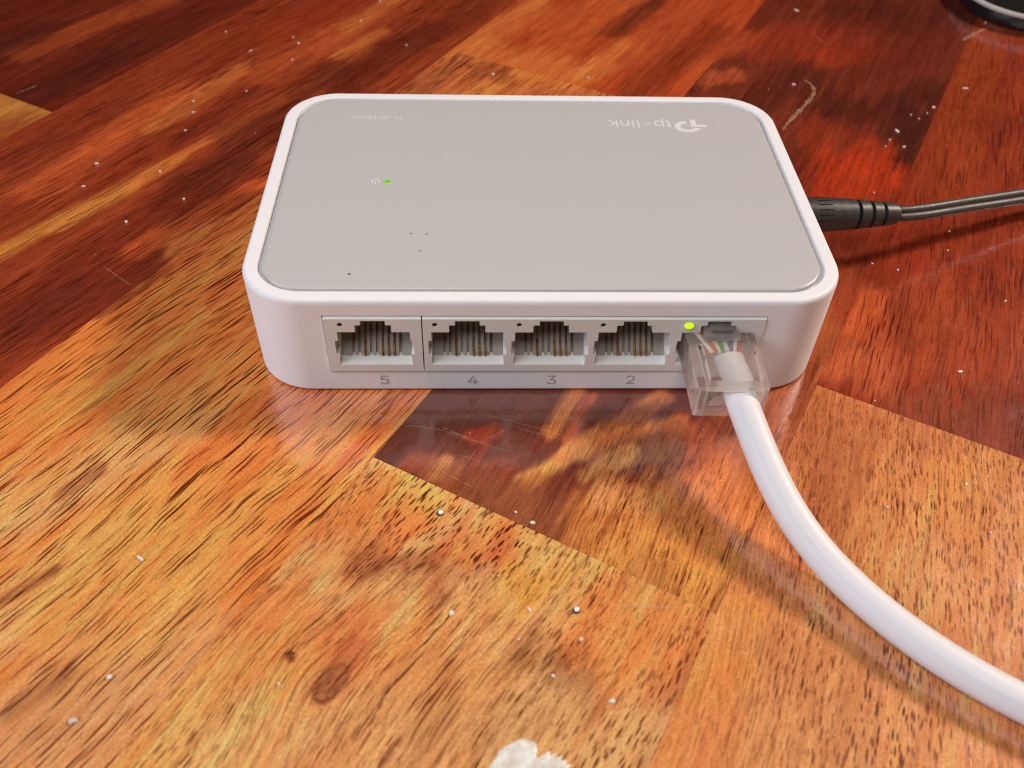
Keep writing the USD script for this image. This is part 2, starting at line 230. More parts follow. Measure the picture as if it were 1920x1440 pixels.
# figure of the wood: (stave, x0, y0, x1, y1 of a streak in the photograph, colour, half width mm, strength)
Y, YP, O, OR, R = (242, 156, 76), (230, 170, 106), (230, 134, 68), (204, 96, 50), (164, 60, 34)
DR, DB, BR, TAN = (112, 42, 26), (80, 34, 24), (152, 86, 54), (208, 150, 96)
FIG = [
 # C: the streaky stave at the left
 ('C1', -60, 1010, 330, 790, YP, 6, .8), ('C1', 60, 930, 420, 700, Y, 3.5, .7), ('C1', 330, 770, 520, 600, O, 6, .5), ('C1', 120, 760, 330, 620, Y, 3, .55),
 ('C1', -60, 1230, 180, 1050, YP, 6, .7), ('C1', 140, 1160, 360, 960, Y, 4, .6), ('C1', 0, 1400, 220, 1220, TAN, 7, .8), ('C1', 150, 1430, 330, 1230, TAN, 7, .8), ('C1', 260, 1180, 420, 1010, (222, 158, 84), 6, .7), ('C1', 120, 1080, 300, 930, (226, 160, 80), 5, .6), ('C1', 60, 960, 250, 830, YP, 3, .5),
 ('C1', 190, 590, 300, 510, DR, 1.3, .85), ('C1', 120, 925, 190, 880, BR, 1.2, .8), ('C1', 100, 1070, 0, 1130, DR, 1.1, .7), ('C1', 20, 1340, 130, 1260, DR, 1.2, .5),
 ('C1', 400, 560, 480, 500, OR, 3, .6), ('C1', 300, 520, 440, 420, OR, 3, .6),
 ('C1', 560, 760, 700, 760, (206, 116, 76), 4, .6), ('C1', 640, 880, 780, 740, OR, 2, .7), ('C1', 420, 930, 560, 800, O, 4, .6), ('C1', 260, 1140, 520, 900, Y, 3, .45),
 ('C1', 200, 700, 330, 600, OR, 2, .5), ('C1', 330, 900, 520, 740, OR, 1.2, .5), ('C1', 430, 1050, 600, 900, O, 3, .5),
 ('C1', 760, 180, 900, 120, (176, 84, 54), 8, .8), ('C1', 1000, 180, 1200, 200, (190, 98, 64), 5, .7), ('C1', 780, 170, 860, 110, BR, 3, .5), ('C1', 900, 130, 960, 150, DR, 3, .5),
 ('C2', 850, 95, 1000, 10, O, 5, .9), ('C2', 900, 110, 1050, 140, O, 8, .7), ('C2', 1060, 60, 1160, 0, OR, 9, .8), ('C2', 1110, 130, 1180, 90, O, 4, .7), ('C2', 1150, 60, 1230, 0, DB, 3.5, .8),
 ('C2', 1190, 110, 1280, 30, (188, 84, 46), 4, .8), ('C2', 1200, 160, 1340, 60, DR, 5, .7), ('C2', 1040, 30, 960, 60, OR, 5, .6),
 # B: red stave behind it
 ('B1', -60, 500, 330, 300, (214, 138, 62), 2.2, .8), ('B1', 250, 345, 520, 190, (210, 112, 56), 1.8, .8), ('B1', 480, 210, 700, 90, OR, 1.8, .7), ('B1', 100, 430, 250, 350, (210, 134, 62), 1.8, .6),
 ('B1', 150, 480, 420, 320, DR, 5, .8), ('B1', 350, 350, 560, 210, DB, 5, .75), ('B1', 430, 250, 640, 120, DB, 4, .6), ('B1', -60, 600, 230, 540, DR, 8, .85), ('B1', 0, 650, 120, 560, DB, 5, .5),
 ('B1', 180, 270, 330, 180, OR, 5, .8), ('B1', 60, 360, 230, 250, OR, 4, .7), ('B1', 300, 230, 450, 130, O, 3, .5), ('B1', 260, 470, 480, 350, OR, 3, .8), ('B1', 330, 460, 480, 400, O, 2.5, .8),
 ('B1', 330, 270, 480, 170, DR, 2.5, .7), ('B1', 500, 130, 640, 50, OR, 5, .6), ('B1', 640, 150, 800, 60, DB, 6, .65), ('B1', 620, 90, 760, 10, OR, 4, .6), ('B1', 820, 60, 900, 0, DR, 5, .6),
 ('B1', 660, 50, 740, 0, O, 3, .5), ('B1', 520, 60, 660, 0, R, 6, .7), ('B1', 30, 300, 240, 180, DR, 4, .5), ('B1', 640, 100, 720, 60, O, 2, .5),
 # A
 ('A2', 60, 90, 300, 0, OR, 5, .55), ('A2', 60, 180, 330, 50, DB, 6, .8), ('A2', -60, 120, 60, 60, DB, 7, .7), ('A2', 300, 60, 450, 0, DR, 6, .8),
 ('A1', 0, 190, 90, 210, (206, 138, 66), 4, .9), ('A1', -40, 230, 30, 230, (164, 84, 42), 4, .8),
 # D2: dark figured stave, in front of and behind the switch
 ('D2', 750, 830, 880, 850, DB, 9, .85), ('D2', 830, 770, 1000, 770, (112, 58, 42), 8, .8), ('D2', 880, 822, 925, 806, (190, 72, 42), 1.3, .7), ('D2', 905, 836, 880, 866, R, 1.0, .6),
 ('D2', 780, 870, 830, 900, OR, 2.2, .6), ('D2', 812, 900, 826, 872, (228, 150, 84), 1.2, .9), ('D2', 900, 880, 960, 890, (172, 84, 52), 3, .6),
 ('D2', 985, 905, 1090, 845, (240, 176, 86), 1.4, .95), ('D2', 1060, 858, 1150, 800, (232, 140, 70), 1.5, .9), ('D2', 1140, 810, 1240, 745, O, 1.5, .9), ('D2', 960, 930, 1010, 895, OR, 1.2, .6),
 ('D2', 1040, 800, 1080, 742, O, 1.7, .9), ('D2', 1070, 820, 1110, 750, OR, 1.0, .8), ('D2', 1110, 850, 1200, 800, O, 1.6, .85), ('D2', 1190, 800, 1270, 800, O, 1.4, .8), ('D2', 1260, 800, 1300, 870, OR, 2, .8),
 ('D2', 1120, 790, 1240, 770, DB, 2.0, .7), ('D2', 1130, 880, 1250, 830, BR, 2.5, .7), ('D2', 1180, 830, 1250, 860, BR, 2.5, .6), ('D2', 1100, 890, 1180, 850, (234, 160, 84), 1.5, .8),
 ('D2', 820, 920, 960, 960, BR, 4, .9), ('D2', 960, 960, 1090, 1010, BR, 4, .9), ('D2', 1010, 930, 1090, 960, BR, 4, .6),
 ('D2', 1190, 920, 1330, 890, (214, 124, 64), 3.5, .9), ('D2', 1150, 980, 1400, 960, (222, 136, 66), 6.5, .9), ('D2', 1180, 1060, 1340, 1100, (224, 150, 76), 7, .9), ('D2', 1300, 1060, 1320, 1000, Y, 3, .6), ('D2', 1350, 860, 1460, 830, (196, 106, 62), 5, .9), ('D2', 1330, 960, 1420, 900, (214, 124, 66), 5, .8),
 ('D2', 1450, 720, 1560, 560, (206, 112, 66), 8, .8), ('D2', 1130, 930, 1230, 930, YP, 2, .45), ('D2', 1580, 560, 1610, 440, R, 7, .8),
 ('D2', 1290, 110, 1400, 70, (200, 88, 46), 4, .8), ('D2', 1300, 150, 1370, 140, (196, 92, 56), 3, .8), ('D2', 1440, 80, 1600, 60, R, 8, .7), ('D2', 1520, 110, 1650, 100, (176, 62, 30), 4, .7),
 ('D2', 1270, 170, 1295, 140, DB, 3, .8), ('D2', 1340, 40, 1480, 0, DR, 7, .7), ('D2', 1420, 180, 1500, 140, DB, 6, .7), ('D2', 1560, 210, 1660, 230, DB, 8, .85), ('D2', 1690, 190, 1745, 170, DB, 5, .9), ('D2', 1690, 310, 1720, 220, DB, 4.5, .95),
 ('D2', 1560, 300, 1640, 290, (196, 62, 28), 5, .85), ('D2', 1560, 350, 1650, 330, (206, 66, 28), 6, .85), ('D2', 1530, 250, 1600, 260, R, 6, .6), ('D2', 1650, 120, 1740, 60, DR, 8, .8), ('D2', 1600, 30, 1800, 20, DB, 10, .7), ('D2', 1540, 400, 1640, 430, R, 6, .8), ('D2', 1600, 480, 1560, 470, DR, 5, .7),
 # D1: pale dotted stave at the front
 ('D1', 720, 875, 810, 915, (238, 186, 98), 2.2, .9), ('D1', 700, 930, 790, 950, Y, 3, .6), ('D1', 620, 960, 700, 940, O, 4, .6), ('D1', 600, 1010, 700, 1020, (208, 122, 66), 4, .6), ('D1', 760, 985, 830, 1010, (208, 112, 62), 3, .7),
 ('D1', 780, 1030, 910, 940, (232, 178, 110), 2.2, .9), ('D1', 900, 1000, 850, 1060, (234, 186, 102), 2, .9), ('D1', 930, 950, 1000, 990, Y, 2, .5), ('D1', 720, 1060, 850, 1095, (154, 82, 50), 3.2, .9), ('D1', 690, 1040, 720, 1070, BR, 3, .6),
 ('D1', 880, 1030, 960, 1120, (198, 96, 52), 4.5, .8), ('D1', 860, 1085, 910, 1100, TAN, 2, .7), ('D1', 960, 1100, 1000, 1090, (232, 163, 72), 3.5, .8), ('D1', 990, 1010, 1110, 1060, (234, 171, 98), 3, .7), ('D1', 620, 1130, 720, 1130, YP, 4, .7),
 ('D1', 540, 1080, 620, 1060, YP, 3, .5), ('D1', 480, 1240, 620, 1180, O, 5, .5), ('D1', 640, 1180, 660, 1260, (204, 112, 64), 3, .7), ('D1', 760, 1330, 960, 1280, (210, 144, 84), 7, .7), ('D1', 980, 1230, 1080, 1270, (150, 90, 54), 2.6, .85), ('D1', 1060, 1280, 1130, 1310, BR, 2.2, .55),
 ('D1', 850, 1150, 1000, 1180, YP, 4, .5), ('D1', 420, 1400, 620, 1330, YP, 5, .6), ('D1', 640, 1420, 900, 1400, TAN, 6, .6), ('D1', 1000, 1380, 1250, 1400, (216, 166, 108), 6, .7), ('D1', 1100, 1200, 1230, 1180, O, 4, .5), ('D1', 1230, 1290, 1290, 1270, (196, 108, 60), 3, .6), ('D1', 470, 1160, 560, 1120, OR, 2.5, .45),
 ('D1', 642, 1250, 655, 1215, (190, 100, 58), 1.6, .7), 
 # E
 ('E1', 1540, 720, 1480, 870, (184, 98, 60), 4, .8), ('E1', 1600, 760, 1500, 960, (198, 114, 70), 5, .6), ('E1', 1560, 820, 1700, 820, (196, 110, 68), 8, .8), ('E1', 1790, 880, 1780, 960, Y, 3.5, .6), ('E1', 1650, 880, 1630, 1000, (222, 146, 82), 6, .7), ('E1', 1850, 900, 1900, 1000, (210, 136, 72), 6, .6), ('E1', 1540, 960, 1580, 860, (190, 108, 66), 5, .7), ('E1', 1700, 1060, 1760, 1100, YP, 4, .5),
 ('E1', 1350, 1180, 1400, 1160, Y, 3, .7), ('E1', 1360, 1330, 1560, 1330, (206, 146, 92), 10, .6), ('E1', 1300, 1400, 1330, 1290, O, 4, .5), ('E1', 1480, 1240, 1620, 1270, (196, 122, 72), 5, .6), ('E1', 1330, 1270, 1380, 1250, Y, 2.5, .5),
 ('E2', 1780, 330, 1850, 60, (160, 66, 30), 6, .8), ('E2', 1720, 420, 1900, 440, (152, 52, 26), 8, .7), ('E2', 1850, 240, 1920, 230, DR, 6, .5), ('E2', 1700, 480, 1760, 520, (166, 58, 32), 6, .7), ('E2', 1600, 620, 1640, 570, (222, 104, 56), 4, .9), ('E2', 1560, 690, 1640, 690, (206, 104, 62), 5, .9),
 ('E2', 1700, 640, 1740, 560, (186, 82, 44), 6, .8), ('E2', 1800, 790, 1900, 780, (124, 56, 36), 6, .8), ('E2', 1800, 640, 1900, 620, (176, 76, 40), 7, .7), ('E2', 1690, 570, 1700, 640, DR, 2, .5), ('E2', 1700, 760, 1760, 770, (150, 72, 46), 5, .6),
]
STAVES = {  # name: v0, v1, u0, u1, base colour, pore amount, shortness of the pores, turn of the grain (degrees)
 'Z1': (-267, -201, -160, 320, R, .6, 0.2, 0), 'A1': (-201, -135, -200, -4, (170, 92, 44), .6, .2, 0), 'A2': (-201, -135, -4, 320, DR, .6, 0, 0),
 'B1': (-135, -67, -230, 320, (150, 62, 34), .85, 0, -5), 'C1': (-67, 0, -260, 78, (230, 134, 66), 1.2, 0, -4), 'C2': (-67, 0, 78, 330, (190, 80, 40), .4, .2, -4),
 'D1': (0, 61, -280, -58, (230, 154, 86), 1.1, .72, -2), 'D2': (0, 61, -58, 330, (122, 50, 32), .6, .45, 4),
 'E1': (61, 127, -290, -3, (218, 138, 80), 1.0, .72, 9), 'E2': (61, 127, -3, 320, (152, 58, 32), .85, .25, 6), 'F1': (127, 193, -240, 300, OR, .6, .3, 0)}
def tone(k): k = np.clip(k, .1, 2); return np.stack([k**.75, k**1.2, k**1.3], 1)
GAP = 0.02
for i, (name, (v0, v1, u0, u1, base, amt, short, turn)) in enumerate(STAVES.items()):
    coarse = name in ('Z1', 'F1')
    us = np.unique(np.r_[u0+GAP, u0+GAP+.12, u1-GAP, u1-GAP-.12, np.arange(max(u0+1, -125), min(u1-1, 70), 3 if coarse else .5), np.arange(max(u0+1, 70), min(u1-1, 230), 3 if coarse else 1.0), np.arange(u0+1, u1-1, 8)])
    us = us[np.r_[True, np.diff(us) > .05]]
    vs = np.r_[v0+GAP, v0+GAP+.12, np.arange(v0+.7, v1-.5, 3 if coarse else .42), v1-GAP-.12, v1-GAP]
    U, V = np.meshgrid(us, vs, indexing='ij'); u, v = U.ravel(), V.ravel()
    nu, nv = U.shape
    # warped place in the figure, so streaks get ragged, grain-wise edges
    wu = u+6*fb(u, v, .05, .25, 11+i, 3); wv = v+2.2*fb(u, v, .03, .12, 31+i, 4)+1.5*fb(u, v, .10, 1.1, 51+i, 4)
    fz = .5+.9*meshkit.fbm(np.stack([u*.05+9, v*.9, 0*u+i], -1), 4, 5+i)
    C = np.tile(srgb(*base), (len(u), 1))
    st = fb(u, v, .018, .30, 71+i, 5)                                   # broad streaks along the grain
    st2 = fb(u, v, .03, 1.5, 73+i, 4); C *= tone(1+.34*st+.30*st2)
    FE = .55*fb(u, v, .035, 1.3, 301+i, 4)+.25*fb(u, v, .4, 1.1, 331+i, 3)     # fibrous edges
    for (s, x0, y0, x1, y1, col, w, k) in FIG:
        if s != name: continue
        a, b = to_uv(at(x0, y0)[:2]), to_uv(at(x1, y1)[:2]); d = b-a; L2 = max(d@d, 1e-6); wp = min(1., w/3.5); eu, ev = u+(wu-u)*wp, v+(wv-v)*wp
        t = np.clip(((eu-a[0])*d[0]+(ev-a[1])*d[1])/L2, 0, 1)
        rr = np.hypot((eu-a[0]-t*d[0])*.75, ev-a[1]-t*d[1])/w+FE*wp
        g = np.clip((1.05 if name in ('C1', 'D1') and col[0] > 205 else .85)*k*fz, 0, 1)*np.exp(-.5*np.maximum(rr, 0)**5)
        C = C*(1-g[:, None])+srgb(*col)*g[:, None]
    if name == 'D1':                                                   # the knots, with their rings
        for (x0, y0, x1, y1, wd, rim_) in ((592, 1316, 650, 1246, 1.9, 1), (541, 1222, 549, 1243, .7, 0)):
            a, b = to_uv(at(x0, y0)[:2]), to_uv(at(x1, y1)[:2]); m_ = (a+b)/2; d = (b-a)/2; ln = np.hypot(*d); d = d/ln
            p_, q_ = ((u-m_[0])*d[0]+(v-m_[1])*d[1])/ln, (-(u-m_[0])*d[1]+(v-m_[1])*d[0])/wd
            e_ = np.hypot(p_, q_)+.12*fb(u, v, .5, .6, 401, 2)
            inside = 1/(1+np.exp((e_-1)*14)); ring_ = np.exp(-((e_-.93)/.13)**2)*np.clip(.75-.5*p_, .2, 1)+.35*inside*(np.sin(e_*22)>.2)
            core_ = srgb(176, 104, 62) if rim_ else srgb(104, 52, 32)
            halo = .45*np.exp(-((e_-1)/.5)**2)*(e_ > 1)
            C = C*(1-.85*inside-halo)[:, None]+.85*inside[:, None]*core_+halo[:, None]*srgb(196, 112, 66)
            ring_ = np.clip(ring_*.85, 0, .9)[:, None]; C = C*(1-ring_)+srgb(104, 52, 30)*ring_
    C *= tone(1+.20*fb(u, v, .06, .8, 91+i, 4)+.12*fb(u, v, .5, .7, 111+i, 3))
    C = np.clip(C, .008, .72)
    # grain: along u, turned and wavy; swirls round the knots
    th = math.radians(turn); gu = u*math.cos(th)-v*math.sin(th); gv = u*math.sin(th)+v*math.cos(th)
    gv = gv+3.2*fb(u, v, .016, .03, 131+i, 3)+.5*fb(u, v, .06, .15, 151+i, 2)
    sh = short+.35*fb(u, v, .04, .07, 171+i, 3)
    am = amt+.35*fb(u, v, .05, .08, 191+i, 3)
    if name == 'D1':
        for (kx, ky, a_, s_) in ((615, 1290, 3.5, 7), (545, 1232, 2, 4), (860, 1020, 2.2, 12), (900, 1230, 2.2, 12), (1060, 1170, -1.8, 10)):
            k = to_uv(at(kx, ky)[:2]); gv = gv+a_*np.exp(-(((u-k[0])*.6)**2+(v-k[1])**2)/(2*s_*s_))
        lo = to_uv(at(760, 1300)[:2]); sh = sh-.45*np.exp(-((u-lo[0])**2+(v-lo[1])**2)/(2*16**2))
        k = to_uv(at(850, 985)[:2]); sh = sh+.5*np.exp(-((u-k[0])**2+(v-k[1])**2)/(2*9**2)); am = am+.2*np.exp(-((u-k[0])**2+(v-k[1])**2)/(2*8**2))
    if name == 'D2':                                                   # heartwood is close-pored, the pale side is dotted
        k = to_uv(at(1290, 960)[:2]); am = am+.9*np.exp(-((u-k[0])**2*.5+(v-k[1])**2)/(2*11**2))-.15
    if name == 'E1': am = am-.3*np.exp(-((v-62)**2)/(2*9**2))
    pts = from_uv(u, v); z = 0.03*fb(u, v, .02, .03, 211+i, 2)
    edge = np.zeros_like(U, bool); edge[0] = edge[-1] = True; edge[:, 0] = edge[:, -1] = True
    z = np.where(edge.ravel(), -.006, np.minimum(z*0, 0))
    top = np.column_stack([pts, z])
    idx = np.arange(nu*nv).reshape(nu, nv)
    q = np.stack([idx[:-1, :-1], idx[:-1, 1:], idx[1:, 1:], idx[1:, :-1]], -1).reshape(-1, 4)
    rim = np.r_[idx[0, :], idx[1:, -1], idx[-1, -2::-1], idx[-2:0:-1, 0]]
    low = top[rim].copy(); low[:, 2] = -24.0
    n0 = len(top); m_ = len(rim); k = np.arange(m_); k2 = (k+1) % m_
    sides = np.stack([rim[k], n0+k, n0+k2, rim[k2]], -1)
    F = np.vstack([q[:, [0, 1, 2]], q[:, [0, 2, 3]], sides[:, [0, 1, 2]], sides[:, [0, 2, 3]]])
    # orient the top upwards
    a, b, c = top[F[0, 0]], top[F[0, 1]], top[F[0, 2]]
    if np.cross(b-a, c-a)[2] < 0: F = F[:, ::-1]
    P = np.vstack([top, low])
    me = UsdGeom.Mesh.Define(stage, path('stave', table))
    me.CreatePointsAttr(Vt.Vec3fArray.FromNumpy((P*MM).astype(np.float32)))
    me.CreateFaceVertexCountsAttr(Vt.IntArray.FromNumpy(np.full(len(F), 3, np.int32)))
    me.CreateFaceVertexIndicesAttr(Vt.IntArray.FromNumpy(F.astype(np.int32).ravel()))
    me.CreateSubdivisionSchemeAttr('none')
    api = UsdGeom.PrimvarsAPI(me)
    def pv(nm, A, ty=Sdf.ValueTypeNames.Float3Array):
        A = np.vstack([A, A[rim]]); api.CreatePrimvar(nm, ty, 'vertex').Set(Vt.Vec3fArray.FromNumpy(A.astype(np.float32)))
    pv('wood', C); pv('grain', np.column_stack([gu+57*i, gv+23*i, 0*gu])); pv('pores', np.column_stack([np.clip(am, 0, 1.2), np.clip(sh, 0, 1), 0*am]))
    UsdShade.MaterialBindingAPI.Apply(me.GetPrim()).Bind(M['wood'])
c = [from_uv(u, v) for u, v in ((-280, -260), (-280, 186), (295, 186), (295, -260))]
obj('table_core', loft([np.array([(*p, -22.) for p in c[::-1]]), np.array([(*p, -2.) for p in c[::-1]])]), M['core'], table, smooth=False)

# scratches and a dried drip in the lacquer
def ribbon(pix, w, z, n=24, rag=.35):
    P = np.array([at(x, y)[:2] for x, y in pix]); P = curve(P, n) if len(P) > 2 else P[0]+(P[1]-P[0])*np.linspace(0, 1, n)[:, None]
    T = np.gradient(P, axis=0); T /= np.linalg.norm(T, axis=1)[:, None]; Nn = np.stack([-T[:, 1], T[:, 0]], 1)
    s = np.linspace(0, 1, n); ww = w*(.25+.75*np.sin(np.pi*np.clip(s, .02, .98))**.5)*(1+rag*rng.uniform(-1, 1, n))
    V = np.vstack([np.column_stack([P+Nn*ww[:, None]/2, np.full(n, z)]), np.column_stack([P-Nn*ww[:, None]/2, np.full(n, z)])])
    F = []
    for i in range(n-1): F += [(i, n+i, n+i+1), (i, n+i+1, i+1)]
    return V, np.array(F)
SCR = [([(700, 806), (750, 798), (873, 820), (950, 846)], .16), ([(897, 775), (960, 790), (1070, 822)], .14), ([(822, 880), (887, 914)], .22), ([(826, 800), (880, 822)], .2), ([(834, 812), (905, 832)], .15),
       ([(868, 878), (893, 842)], .14), ([(850, 850), (912, 868)], .12), ([(180, 692), (260, 730), (345, 772)], .16), ([(0, 736), (120, 738), (212, 742)], .14), ([(430, 826), (470, 840), (495, 852)], .18),
       ([(880, 1270), (960, 1280), (1115, 1305)], .18), ([(1150, 1133), (1260, 1140)], .5), ([(235, 600), (275, 580)], .3), ([(195, 500), (245, 535)], .2), ([(900, 1010), (960, 1040)], .15),
       ([(905, 828), (935, 812), (960, 800)], .12), ([(960, 800), (1050, 824)], .13), ([(1560, 1090), (1640, 1110)], .12), ([(1680, 870), (1740, 872)], .12), ([(980, 1250), (1000, 1272)], .1), ([(1300, 1140), (1410, 1185)], .13),
       ([(540, 1008), (640, 1030)], .14), ([(560, 800), (550, 840)], .7), ([(120, 40), (170, 20)], .25), ([(1520, 60), (1550, 85)], .18), ([(1500, 460), (1530, 470)], .15), ([(30, 175), (70, 160)], .5), ([(1805, 75), (1850, 52)], 1.6)]
for k, (pix, w) in enumerate(SCR): obj('scratch', ribbon(pix, w, .012+.0011*k), M['scratch'], table, smooth=False)
obj('dried_drip', ribbon([(1508, 150), (1526, 168), (1516, 190), (1492, 215), (1468, 244)], 1.1, .05, 40, .55), M['drip'], table, smooth=False)

# ------------------------------------------------------------------ network switch
W, D, H, RC = 103.5, 70.0, 21.6, 10.8
sw = thing('network_switch', 'white five port network switch box with grey top panel on the wooden table', 'network switch')
def L(ins, z): return rloop(W-2*ins, D-2*ins, RC-ins, z, n=18)
shell = manifold(loft([L(1.0, .35), L(.62, .40), L(.42, .62), L(.32, 1.0), L(.16, 10), L(.0, H-1.0), L(.06, H-.62), L(.2, H-.3), L(.42, H-.09), L(.7, H), L(2.3, H), L(2.5, H-.06), L(2.6, H-.22), L(2.62, H-1.1)]))
shell -= box(-37.45, 37.75, -40, -22, 5.55, 18.35)
shell -= m3.Manifold.cylinder(12, 4.4, 4.4, 32).rotate((0, 90, 0)).translate((45, 5.4, 11))
obj('shell', shell, M['shell'], sw)
panel = loft([L(3.3, H-1.1), L(3.3, H-.5), L(3.36, H-.3), L(3.52, H-.13), L(3.85, H-.05), L(4.5, H-.02), L(12, H-.02), L(20, H-.02)], cap0=False)
pan = obj('top_panel', panel, M['panel'], sw, smooth=40)
ZP = H-.0
ft = loft([rloop(W-14, D-14, 6, 0.0), rloop(W-14, D-14, 6, .5)]); obj('foot_pad', ft, M['dark'], sw)

# jack blocks
def port_cut(cx):
    def b(x0, x1, z0, z1, y1): return box(cx+x0, cx+x1, -36.5, y1, z0, z1)
    s = b(-6.15, 6.15, 8.0, 14.9, -24.6)+b(-6.7, 6.7, 9.7, 12.9, -33.0)+b(-3.1, 3.05, 14.8, 16.45, -24.8)+b(-2.08, 2.08, 16.3, 17.4, -25.0)
    # sloped lip at the bottom and little side chamfers
    lip = m3.Manifold.hull_points([(cx-6.15, -33.8, 8.02), (cx+6.15, -33.8, 8.02), (cx-6.3, -35.6, 7.1), (cx+6.3, -35.6, 7.1), (cx-6.15, -33.8, 9), (cx+6.15, -33.8, 9), (cx-6.3, -35.6, 9), (cx+6.3, -35.6, 9)])
    return s+lip
PORTS = [-29.05, -13.15, 1.12, 15.39, 29.75]
def jack_block(x0, x1, ports):
    z0, z1, yf = 5.62, 18.28, -35.22
    prof = [(-23.0, z0), (-23.0, z1), (yf+.75, z1), (yf, z1-.5), (yf, z0+.12), (yf+.12, z0)]
    blk = m3.Manifold.hull_points([(x, y, z) for x in (x0, x1) for y, z in prof])
    for c_ in ports:
        blk -= port_cut(c_)
        blk -= m3.Manifold.cylinder(4, .46, .46, 20).rotate((90, 0, 0)).translate((c_-5.5, -34.4+2, 16.55)).translate((0, 0, 0))
    o = obj('jack_block', blk, M['jack'], sw)
    for c_ in ports:
        hole = m3.Manifold.cylinder(.3, .6, .6, 20).rotate((90, 0, 0)).translate((c_-5.5, -34.75, 16.55))
        lit = c_ == PORTS[-1]
        if lit: obj('led', m3.Manifold.sphere(.72, 24).scale((1.1, .8, .85)).translate((c_-5.25, -35.3, 16.55)), M['led'], o, label='lit green link light over the used port')
        else: obj('led_window', hole, M['dark'], o)
        # sloped comb with eight slots, four of them with contacts
        def ramp(xa, xb, back): return m3.Manifold.hull_points([(x, y, z) for x in (xa, xb) for y, z in ((-33.7+back, 7.95), (-24.7, 7.95), (-24.7, 16.2), (-26.0+back*.5, 16.2))])
        comb = ramp(c_-6.1, c_+6.1, .9)
        for k in range(9): comb += ramp(c_-4.59+k*1.02-.29, c_-4.59+k*1.02+.29, 0)
        comb += ramp(c_-6.1, c_-4.4, 0)+ramp(c_+4.4, c_+6.1, 0)
        if not lit: obj('comb', comb, M['jack_in'], o)
        for k in (2, 5, 6, 7):
            if lit: break
            x = c_-4.08+k*1.02
            P = [(x, -33.9, 8.15), (x, -33.6, 8.6), (x, -33.0, 8.8), (x, -30.6, 10.0), (x, -26.6, 14.0), (x, -25.3, 15.8)]
            obj('contact', tube(P, [.2, .24, .2, .15, .15, .15], 8), M['gold'], o)
    return o
jack_block(-37.3, -20.92, PORTS[:1]); jack_block(-20.72, 37.6, PORTS[1:])

def lettering(txt, height, bold=False): return meshkit.text_mesh(txt, height, .04, bold)
def put_text(parent, name, txt, height, cx, place, mat_, stretch=1.0, bold=False):
    t = lettering(txt, height, bold); v = np.array(t.vertices); v[:, 0] *= stretch
    v[:, 0] -= (v[:, 0].min()+v[:, 0].max())/2; v[:, 1] -= 0
    return obj(name, (place(v), np.array(t.faces)), mat_, parent, smooth=False)
for d, x in zip('5432', (-28.05, -12.35, 1.82, 16.08)):
    put_text(sw, 'port_number', d, 2.1, 0, lambda v, x=x: np.column_stack([v[:, 0]+x, -34.745-v[:, 2]+.0, v[:, 1]+2.0]), M['print_grey'], 1.15)
# the print on the panel reads from the far side
put_text(pan, 'maker_print', 'tp-link', 3.0, 0, lambda v: np.column_stack([22.7-v[:, 0], 24.1-v[:, 1], ZP-.02+v[:, 2]]), M['print_white'], 1.0)
put_text(pan, 'model_print', 'TL-SF1005D', 1.25, 0, lambda v: np.column_stack([-32.4-v[:, 0], 25.0-v[:, 1], ZP-.02+v[:, 2]]), M['panel_print'] if 'panel_print' in M else M['print_white'], 1.0)
# emblem: an open ring with a stem and a cross bar
def flat(poly, z0, z1): return trimesh.util.concatenate([trimesh.creation.extrude_polygon(g, z1-z0, engine='earcut') for g in getattr(poly, 'geoms', [poly])]).apply_translation((0, 0, z0))
from shapely.geometry import Point, box as sbox
from shapely import affinity
ring = Point(0, 0).buffer(2.75, 32).difference(Point(0, 0).buffer(1.45, 32))
emb = ring.difference(sbox(-.35, .1, 4, 4)).union(sbox(.75, -.15, 4.1, 1.05)).union(sbox(.75, -.15, 2.05, 3.6)).union(sbox(-.6, 1.45, .0, 2.7))
emb = emb.difference(sbox(1.2, -.55, 4.2, -.1)).difference(sbox(.25, .0, .75, 4))
emb = affinity.translate(affinity.scale(emb, 1, .82, origin=(0, 0)), 32.6, 21.7)
obj('emblem', flat(emb, ZP-.02, ZP+.03), M['print_white'], pan, smooth=False)
# power light and its symbol
pw = Point(0, 0).buffer(.85, 24).difference(Point(0, 0).buffer(.62, 24)).difference(sbox(-.35, -1.2, .35, -.2)).union(sbox(-.12, -1.05, .12, -.1))
obj('power_symbol', flat(affinity.translate(pw, -30.9, .35), ZP-.01, ZP+.03), M['print_white'], pan, smooth=False)
obj('power_light', flat(affinity.translate(affinity.scale(Point(0, 0).buffer(.72, 24), 1, .9), -28.65, .3), ZP-.01, ZP+.035), M['led_dim'], pan, smooth=False, label='green power light glowing through the panel')
obj('power_light_hole', flat(affinity.translate(affinity.scale(Point(0, 0).buffer(.3, 20), 1.3, .6), -28.6, .3), ZP, ZP+.05), M['speck_faint'], pan, smooth=False)
for x, y, r, m_ in ((655, 514, .23, 'speck'), (771, 438, .22, 'speck_faint'), (800, 439, .2, 'speck_faint'), (788, 470, .18, 'speck_faint')):
    p = at(x, y, H); obj('speck', m3.Manifold.sphere(r, 12).scale((1.2, .8, .35)).translate((p[0], p[1], ZP+.02)), M[m_], pan)

